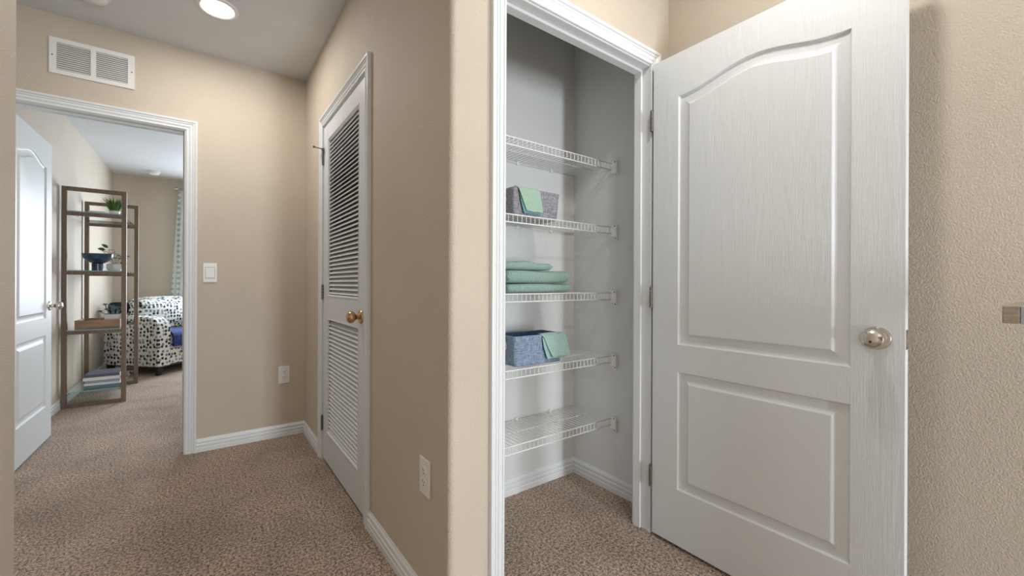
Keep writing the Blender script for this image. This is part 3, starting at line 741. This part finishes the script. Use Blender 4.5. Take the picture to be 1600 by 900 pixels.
# ------------------------------------------------------------------ bedroom: glass shelf rack
RX0, RX1, RY0, RY1, RH = -1.006, -0.585, 4.935, 5.785, 1.918
rk = thing('glass_shelf_rack', 'tall open rack with brown metal frames and glass shelves in the bedroom', 'shelf rack', (-0.79, 5.36, 0))
ox, oy = -0.79, 5.36
pw, pd = 0.034, 0.030
for fy in (RY0, RY1 - pd):
    fr = MB()
    fr.box(RX0 - ox, RX0 + pw - ox, fy - oy, fy + pd - oy, 0, RH); fr.box(RX1 - pw - ox, RX1 - ox, fy - oy, fy + pd - oy, 0, RH)
    fr.box(RX0 + pw - ox, RX1 - pw - ox, fy - oy, fy + pd - oy, RH - pw, RH); fr.box(RX0 + pw - ox, RX1 - pw - ox, fy - oy, fy + pd - oy, 0, 0.03)
    for z in (1.70, 1.185, 0.665): fr.box(RX0 + pw - ox, RX1 - pw - ox, fy - oy, fy + pd - oy, z - 0.030, z)
    fo = fr.build('end_frame', M['rack'], rk, bevel=0.0015, seg=1)
for z in (1.70, 1.185, 0.665, 0.128):
    g = MB().box(RX0 + 0.004 - ox, RX1 - 0.004 - ox, RY0 + 0.002 - oy, RY1 - 0.002 - oy, z + 0.0005, z + 0.0085) if False else None
    gb = MB().box(RX0 + pw + 0.002 - ox, RX1 - pw - 0.002 - ox, RY0 - 0.004 - oy, RY1 + 0.004 - oy, z + 0.0005, z + 0.0095)
    go = gb.build('glass_shelf', M['glass'], rk)
    e = MB().box(RX0 + pw + 0.002 - ox, RX1 - pw - 0.002 - ox, RY0 - 0.0055 - oy, RY0 - 0.0042 - oy, z + 0.0005, z + 0.0095)
    e.build('polished_edge', M['glass_edge'], go)
    if z < 0.2:
        for fy in (RY0 + 0.004, RY1 - 0.026):
            for sx in (RX0 + pw, RX1 - pw - 0.02): MB().box(sx - ox, sx + 0.02 - ox, fy - oy, fy + 0.02 - oy, z - 0.008, z).build('shelf_peg', M['rack'], rk)
GZ = 0.0105
# grass plant
t = thing('potted_grass', 'small pot of green faux grass on the top glass shelf', 'plant', (-0.690, 5.12, 1.70 + GZ))
autosmooth(MB().lathe([(0, 0), (0.032, 0), (0.040, 0.045), (0.036, 0.045), (0.034, 0.036), (0, 0.036)], n=24).build('pot', M['white_ceramic'], t))
mb = MB()
for i in range(280):
    a = random.random() * 2 * PI; r0 = random.random() ** 0.5 * 0.030; out = 0.02 + random.random() * 0.075; hh = 0.085 + random.random() * 0.055
    p0 = Vector((r0*math.cos(a), r0*math.sin(a), 0.036)); p1 = p0 + Vector((out*0.45*math.cos(a), out*0.45*math.sin(a), hh*0.6)); p2 = p0 + Vector((out*math.cos(a), out*math.sin(a), hh))
    s = Vector((-math.sin(a), math.cos(a), 0)) * 0.0028
    mb.add([p0 - s, p0 + s, p1 + s, p1 - s, p2], [(0,1,2,3), (3,2,4)])
tag(mb.build('grass_blades', M['grass'], t), kind='stuff')
t = thing('glass_dish', 'flat clear square dish beside the grass on the top glass shelf', 'dish', (-0.79, 5.02, 1.70 + GZ))
mb = MB().box(-0.055, 0.055, -0.04, 0.04, 0, 0.006); mb.box(-0.055, 0.055, -0.04, -0.036, 0.006, 0.018); mb.box(-0.055, 0.055, 0.036, 0.04, 0.006, 0.018)
mb.box(-0.055, -0.051, -0.036, 0.036, 0.006, 0.018); mb.box(0.051, 0.055, -0.036, 0.036, 0.006, 0.018); mb.build('dish', M['white_ceramic'], t)
# navy footed bowl
t = thing('footed_bowl', 'navy ceramic footed bowl on the second glass shelf', 'bowl', (-0.795, 5.05, 1.185 + GZ))
autosmooth(MB().lathe([(0, 0), (0.040, 0), (0.041, 0.062), (0.034, 0.068), (0, 0.068)], n=32).build('foot', M['navy_ceramic'], t))
autosmooth(MB().lathe([(0, 0.066), (0.045, 0.068), (0.080, 0.090), (0.103, 0.122), (0.108, 0.152), (0.103, 0.153), (0.096, 0.125), (0.072, 0.098), (0.04, 0.080), (0, 0.076)], n=40).build('basin', M['navy_ceramic'], t), 50)
def leaf(p, d, up, L, Wd, mb):
    d = Vector(d).normalized(); s = d.cross(Vector(up)).normalized(); n = s.cross(d)
    pts = [(0, 0, 0), (0.3, 0.5, 0.04), (0.65, 0.42, 0.02), (1, 0, -0.08), (0.65, -0.42, 0.02), (0.3, -0.5, 0.04), (0.35, 0, -0.02), (0.7, 0, -0.03)]
    V = [tuple(Vector(p) + d * (a * L) + s * (b * Wd) + n * (c * L)) for a, b, c in pts]
    mb.add(V, [(0,1,6), (1,2,7,6), (2,3,7), (3,4,7), (4,5,6,7), (5,0,6)])
# leafy plant in white pot
t = thing('potted_ivy', 'white pot with dark green trailing leaves behind the navy bowl', 'plant', (-0.705, 5.23, 1.185 + GZ))
autosmooth(MB().lathe([(0, 0), (0.046, 0), (0.058, 0.030), (0.058, 0.062), (0.050, 0.070), (0.046, 0.060), (0, 0.058)], n=28).build('pot', M['white_ceramic'], t))
st = MB()
for i in range(9):
    a = 2 * PI * i / 9 + 0.3; R_ = 0.04 + 0.05 * random.random(); hh = 0.14 + 0.075 * random.random()
    tip = Vector((R_ * math.cos(a), R_ * math.sin(a), hh)); st.tube((0.01*math.cos(a), 0.01*math.sin(a), 0.055), tip, 0.0016, 5)
    for k in range(3):
        b = a + (k - 1) * 1.0; mb = MB(); leaf(tip * (0.8 + 0.1 * k), (math.cos(b), math.sin(b), 0.25 - 0.3 * k * 0.5), (0, 0, 1), 0.055, 0.036, mb); mb.build('leaf', M['leaf'], t, smooth=True)
for (x, y, zz, dx, dz) in ((0.045, -0.02, 0.09, 0.8, -0.7), (0.06, 0.0, 0.06, 0.5, -0.9), (-0.06, -0.02, 0.20, -1, 0.2), (-0.04, -0.03, 0.22, -0.7, 0.5)):
    mb = MB(); leaf((x, y, zz), (dx, -0.3, dz), (0.2, -0.8, 0.5), 0.06, 0.036, mb); mb.build('leaf', M['leaf'], t, smooth=True)
st.build('stems', M['leaf'], t)
# wooden tray with succulents
t = thing('wooden_tray', 'rectangular brown wooden tray on the third glass shelf', 'tray', (-0.785, 5.16, 0.665 + GZ))
mb = MB().box(-0.15, 0.15, -0.16, 0.16, 0, 0.010); mb.build('tray_base', M['tray'], t)
for nm, bx in (('tray_side', (-0.15, 0.15, -0.16, -0.148, 0.010, 0.074)), ('tray_side', (-0.15, 0.15, 0.148, 0.16, 0.010, 0.074)), ('tray_side', (-0.15, -0.138, -0.148, 0.148, 0.010, 0.074)), ('tray_side', (0.138, 0.15, -0.148, 0.148, 0.010, 0.074))):
    MB().box(*bx).build(nm, M['tray'], t, bevel=0.0015, seg=1)
t = thing('succulent_planter', 'white planter of blue-green faux succulents standing in the wooden tray', 'plant', (-0.70, 5.16, 0.665 + GZ + 0.0105))
mb = MB().box(-0.06, 0.06, -0.045, 0.045, 0, 0.105); mb.build('planter', M['white_ceramic'], t, bevel=0.004)
MB().box(-0.052, 0.052, -0.037, 0.037, 0.105, 0.108).build('soil', M['soil'], t)
for cx, cy, cz, sc_ in ((-0.045, -0.02, 0.115, 1.0), (0.005, -0.03, 0.125, 1.1), (0.045, -0.01, 0.115, 0.9), (-0.02, 0.03, 0.14, 1.1), (0.03, 0.03, 0.13, 1.0), (-0.09, -0.02, 0.10, 0.9), (-0.06, 0.01, 0.16, 1.0)):
    mb = MB(); cz += 0.028
    mb.tube((cx*0.6, cy*0.6, 0.107), (cx, cy, cz), 0.004, 6)
    for lay, (nl, el, ll) in enumerate(((9, 0.2, 0.038), (7, 0.8, 0.030), (5, 1.5, 0.022))):
        for k in range(nl):
            a = 2*PI*k/nl + lay * 0.4; leaf((cx, cy, cz), (math.cos(a), math.sin(a), el), (0, 0, 1), ll*sc_, 0.019*sc_, mb)
    mb.build('rosette_plant', M['succulent'], t)
t = thing('driftwood_bead_garland', 'pale wooden sticks lying at the left of the wooden tray', 'decoration', (-0.86, 5.12, 0.665 + GZ + 0.0105))
mb = MB()
for k in range(7): mb.tube((-0.05 + 0.01 * k, -0.06 + 0.012 * k, 0.008 + 0.011 * (k % 4)), (0.045 + 0.006 * k, 0.05 - 0.016 * k, 0.014 + 0.012 * (k % 5)), 0.007, 7)
mb.build('sticks', M['tray'], t)
# books
def book(loc, w_, d_, h_, cov, rz, label):
    t = thing('book', label, 'book', loc, rz, 'stack of large books on the lowest glass shelf')
    c = 0.0025
    MB().box(-w_/2 + 0.004, w_/2 - 0.004, -d_/2 + 0.003, d_/2 - 0.004, c, h_ - c).build('pages', M['paper'], t)
    MB().box(-w_/2, w_/2, -d_/2, d_/2, 0, c).build('back_cover', cov, t); MB().box(-w_/2, w_/2, -d_/2, d_/2, h_ - c, h_).build('front_cover', cov, t)
    MB().box(-w_/2, w_/2, -d_/2 - 0.0005, -d_/2 + 0.003, c, h_ - c).build('spine', cov, t)
    return t
z = 0.128 + GZ
bk = [(0.245, 0.29, 0.021, M['book_teal'], 0.02, 'large teal book at the bottom of the stack'), (0.240, 0.28, 0.020, M['book_white'], -0.01, 'white book second from the bottom of the stack'),
      (0.235, 0.28, 0.024, M['book_grey'], 0.0, 'grey book in the middle of the stack'), (0.262, 0.30, 0.027, M['book_white'], 0.03, 'wide white book just under the top of the stack'),
      (0.238, 0.27, 0.024, M['book_slate'], -0.02, 'dark slate book on top of the stack')]
for w_, d_, h_, cv, rz, lb in bk:
    book((-0.755, 5.16, z), w_, d_, h_, cv, rz, lb); z += h_ + 0.0008

# ------------------------------------------------------------------ corner armchair with spotted upholstery
def soft_box(name, dims, mat, parent, bev=0.03, puff=0.0, seg=4):
    x0, x1, y0, y1, z0, z1 = dims
    bm = bmesh.new(); bmesh.ops.create_cube(bm, size=1)
    for v in bm.verts: v.co = Vector(((x0+x1)/2 + v.co.x*(x1-x0), (y0+y1)/2 + v.co.y*(y1-y0), (z0+z1)/2 + v.co.z*(z1-z0)))
    bmesh.ops.subdivide_edges(bm, edges=bm.edges[:], cuts=5, use_grid_fill=True)
    if puff:
        c = Vector(((x0+x1)/2, (y0+y1)/2, (z0+z1)/2)); hd = Vector(((x1-x0)/2, (y1-y0)/2, (z1-z0)/2))
        for v in bm.verts:
            q = Vector(((v.co.x-c.x)/hd.x, (v.co.y-c.y)/hd.y, (v.co.z-c.z)/hd.z))
            for i in range(3):
                j, k = (i+1) % 3, (i+2) % 3
                if abs(q[i]) > 0.99: v.co[i] += math.copysign(puff, q[i]) * math.cos(q[j]*PI/2) ** 0.6 * math.cos(q[k]*PI/2) ** 0.6 if abs(q[j]) < 1 and abs(q[k]) < 1 else 0
    bmesh.ops.bevel(bm, geom=[e for e in bm.edges if len(e.link_faces) == 2 and e.calc_face_angle() > 1.0], offset=bev, segments=seg, affect='EDGES', profile=0.5)
    me = D.meshes.new(name); bm.to_mesh(me); bm.free()
    o = link(name, me, mat, parent, smooth=True); return o
CH = thing('armchair', 'wide armchair in white fabric with black and grey spots, in the bedroom corner', 'armchair', (-0.435, 6.03, 0), math.radians(46))
soft_box('seat_base', (0.04, 0.91, 0.02, 0.76, 0.108, 0.30), M['spotted'], CH, 0.02)
# arms: side profile in (y, z) extruded across x
def arm(x0, x1):
    P = [(0.0, 0.106), (0.0, 0.47)]
    for i in range(9):
        a = PI + (PI / 2) * -i / 8; P.append((0.13 + 0.13 * math.cos(a), 0.54 + 0.14 * math.sin(a)))
    P += [(0.30, 0.69), (0.55, 0.70), (0.76, 0.71), (0.76, 0.106)]
    mb = MB().loft([[(x, y, z) for y, z in P] for x in (x0, x1)]); mb.build('arm', M['spotted'], CH, bevel=0.012, seg=3)
arm(0.0, 0.16); arm(0.79, 0.95)
soft_box('seat_cushion', (0.165, 0.785, 0.01, 0.58, 0.30, 0.49), M['spotted'], CH, 0.035, 0.01)
soft_box('backrest', (0.165, 0.785, 0.60, 0.76, 0.30, 0.86), M['spotted'], CH, 0.05)
soft_box('back_cushion', (0.12, 0.84, 0.40, 0.62, 0.50, 0.885), M['spotted'], CH, 0.07, 0.03)
MB().box(0.02, 0.93, 0.02, 0.74, 0.096, 0.107).build('underside', M['black_wood'], CH)
for x, y in ((0.02, 0.02), (0.87, 0.02), (0.02, 0.68), (0.87, 0.68)):
    mb = MB().add([(x-0.0, y-0.0, 0.097), (x+0.06, y, 0.097), (x+0.06, y+0.06, 0.097), (x, y+0.06, 0.097), (x+0.01, y+0.01, 0), (x+0.048, y+0.01, 0), (x+0.048, y+0.048, 0), (x+0.01, y+0.048, 0)],
                  [(0,1,2,3),(7,6,5,4),(0,4,5,1),(1,5,6,2),(2,6,7,3),(3,7,4,0)]); mb.build('leg', M['black_wood'], CH)
def chair_pt(x, y, z):
    a = math.radians(46); return (-0.435 + x*math.cos(a) - y*math.sin(a), 6.03 + x*math.sin(a) + y*math.cos(a), z)
t = thing('throw_blanket', 'folded royal blue velvet throw over the front of the armchair seat', 'throw', chair_pt(0.175, 0.0, 0.022), math.radians(46))
P = [(0.30, 0.474), (0.10, 0.476), (0.035, 0.470), (0.000, 0.450), (-0.008, 0.42), (-0.010, 0.30)]
Q = [(y - 0.016, z + 0.016) if k < 3 else (y - 0.020, z) for k, (y, z) in enumerate(P)]
mb = MB().loft([[(x, y, z) for y, z in P] + [(x, y, z) for y, z in reversed(Q)] for x in (0, 0.15, 0.3, 0.46)])
autosmooth(mb.build('throw_fabric', M['navy_velvet'], t), 70)
t = thing('throw_pillow', 'dark charcoal pillow propped behind the near arm of the armchair', 'pillow', chair_pt(0.075, 0.62, 0.712), math.radians(46))
soft_box('pillow_body', (-0.05, 0.045, -0.10, 0.12, 0.0, 0.13), M['charcoal'], t, 0.03, 0.01)

# ------------------------------------------------------------------ curtain and rod
t = thing('curtain_rod', 'nickel curtain rod with a round finial on the bedroom far wall', 'curtain rod', (0.51, YF - 0.09, 2.43))
MB().tube((-0.81, 0, 0), (1.2, 0, 0), 0.0125, 14).build('rod', M['nickel'], t, smooth=True)
autosmooth(MB().lathe([(0.006, 0), (0.016, -0.004), (0.016, -0.010), (0.010, -0.014), (0.022, -0.028), (0.026, -0.045), (0.020, -0.060), (0.0, -0.066)], (-0.80, 0, 0), 'x', 20).build('finial', M['nickel'], t), 50)
for x in (-0.70, 1.1):
    MB().box(x - 0.008, x + 0.008, 0.0, 0.09, -0.012, 0.004).build('bracket', M['nickel'], t)
def curtain(x0, x1, label, flip=1):
    t = thing('curtain', label, 'curtain', ((x0 + x1)/2, YF - 0.10, 0))
    nz, nx = 26, 70; V = []; hw = (x1 - x0) / 2
    for k in range(nz + 1):
        s = k / nz; z = 0.03 + (2.41 - 0.03) * s
        for i in range(nx + 1):
            u = i / nx; spread = 1.0 + 0.28 * (1 - s) ** 1.0
            x = -hw + 2*hw*u; x = hw*flip + (x - hw*flip) * spread
            V.append((x, 0.022 * math.sin(u * 2 * PI * 6.0 + 0.4 * math.sin(s*3)) * (0.65 + 0.5*(1-s)), z))
    F = [(k*(nx+1)+i, k*(nx+1)+i+1, (k+1)*(nx+1)+i+1, (k+1)*(nx+1)+i) for k in range(nz) for i in range(nx)]
    me = D.meshes.new('curtain_fabric'); me.from_pydata(V, [], F); me.materials.append(M['curtain'])
    for p in me.polygons: p.use_smooth = True
    o = D.objects.new('curtain_fabric', me); COL.objects.link(o); o.parent = t
    for k in range(6):
        x = -hw + 2*hw*(k+0.5)/6
        rb = MB(); n = 16
        rb.loft([[(x + 0.002*math.cos(q), (0.019 + 0.002*math.sin(q))*math.cos(2*PI*i/n) + 0.01, 2.43 + (0.019 + 0.002*math.sin(q))*math.sin(2*PI*i/n)) for i in range(n)] for q in [2*PI*j/6 for j in range(7)]], cap=False)
        rb.build('curtain_ring', M['nickel'], t, smooth=True)
curtain(-0.304, 0.16, 'pale patterned curtain panel hanging beside the bedroom doorway casing')
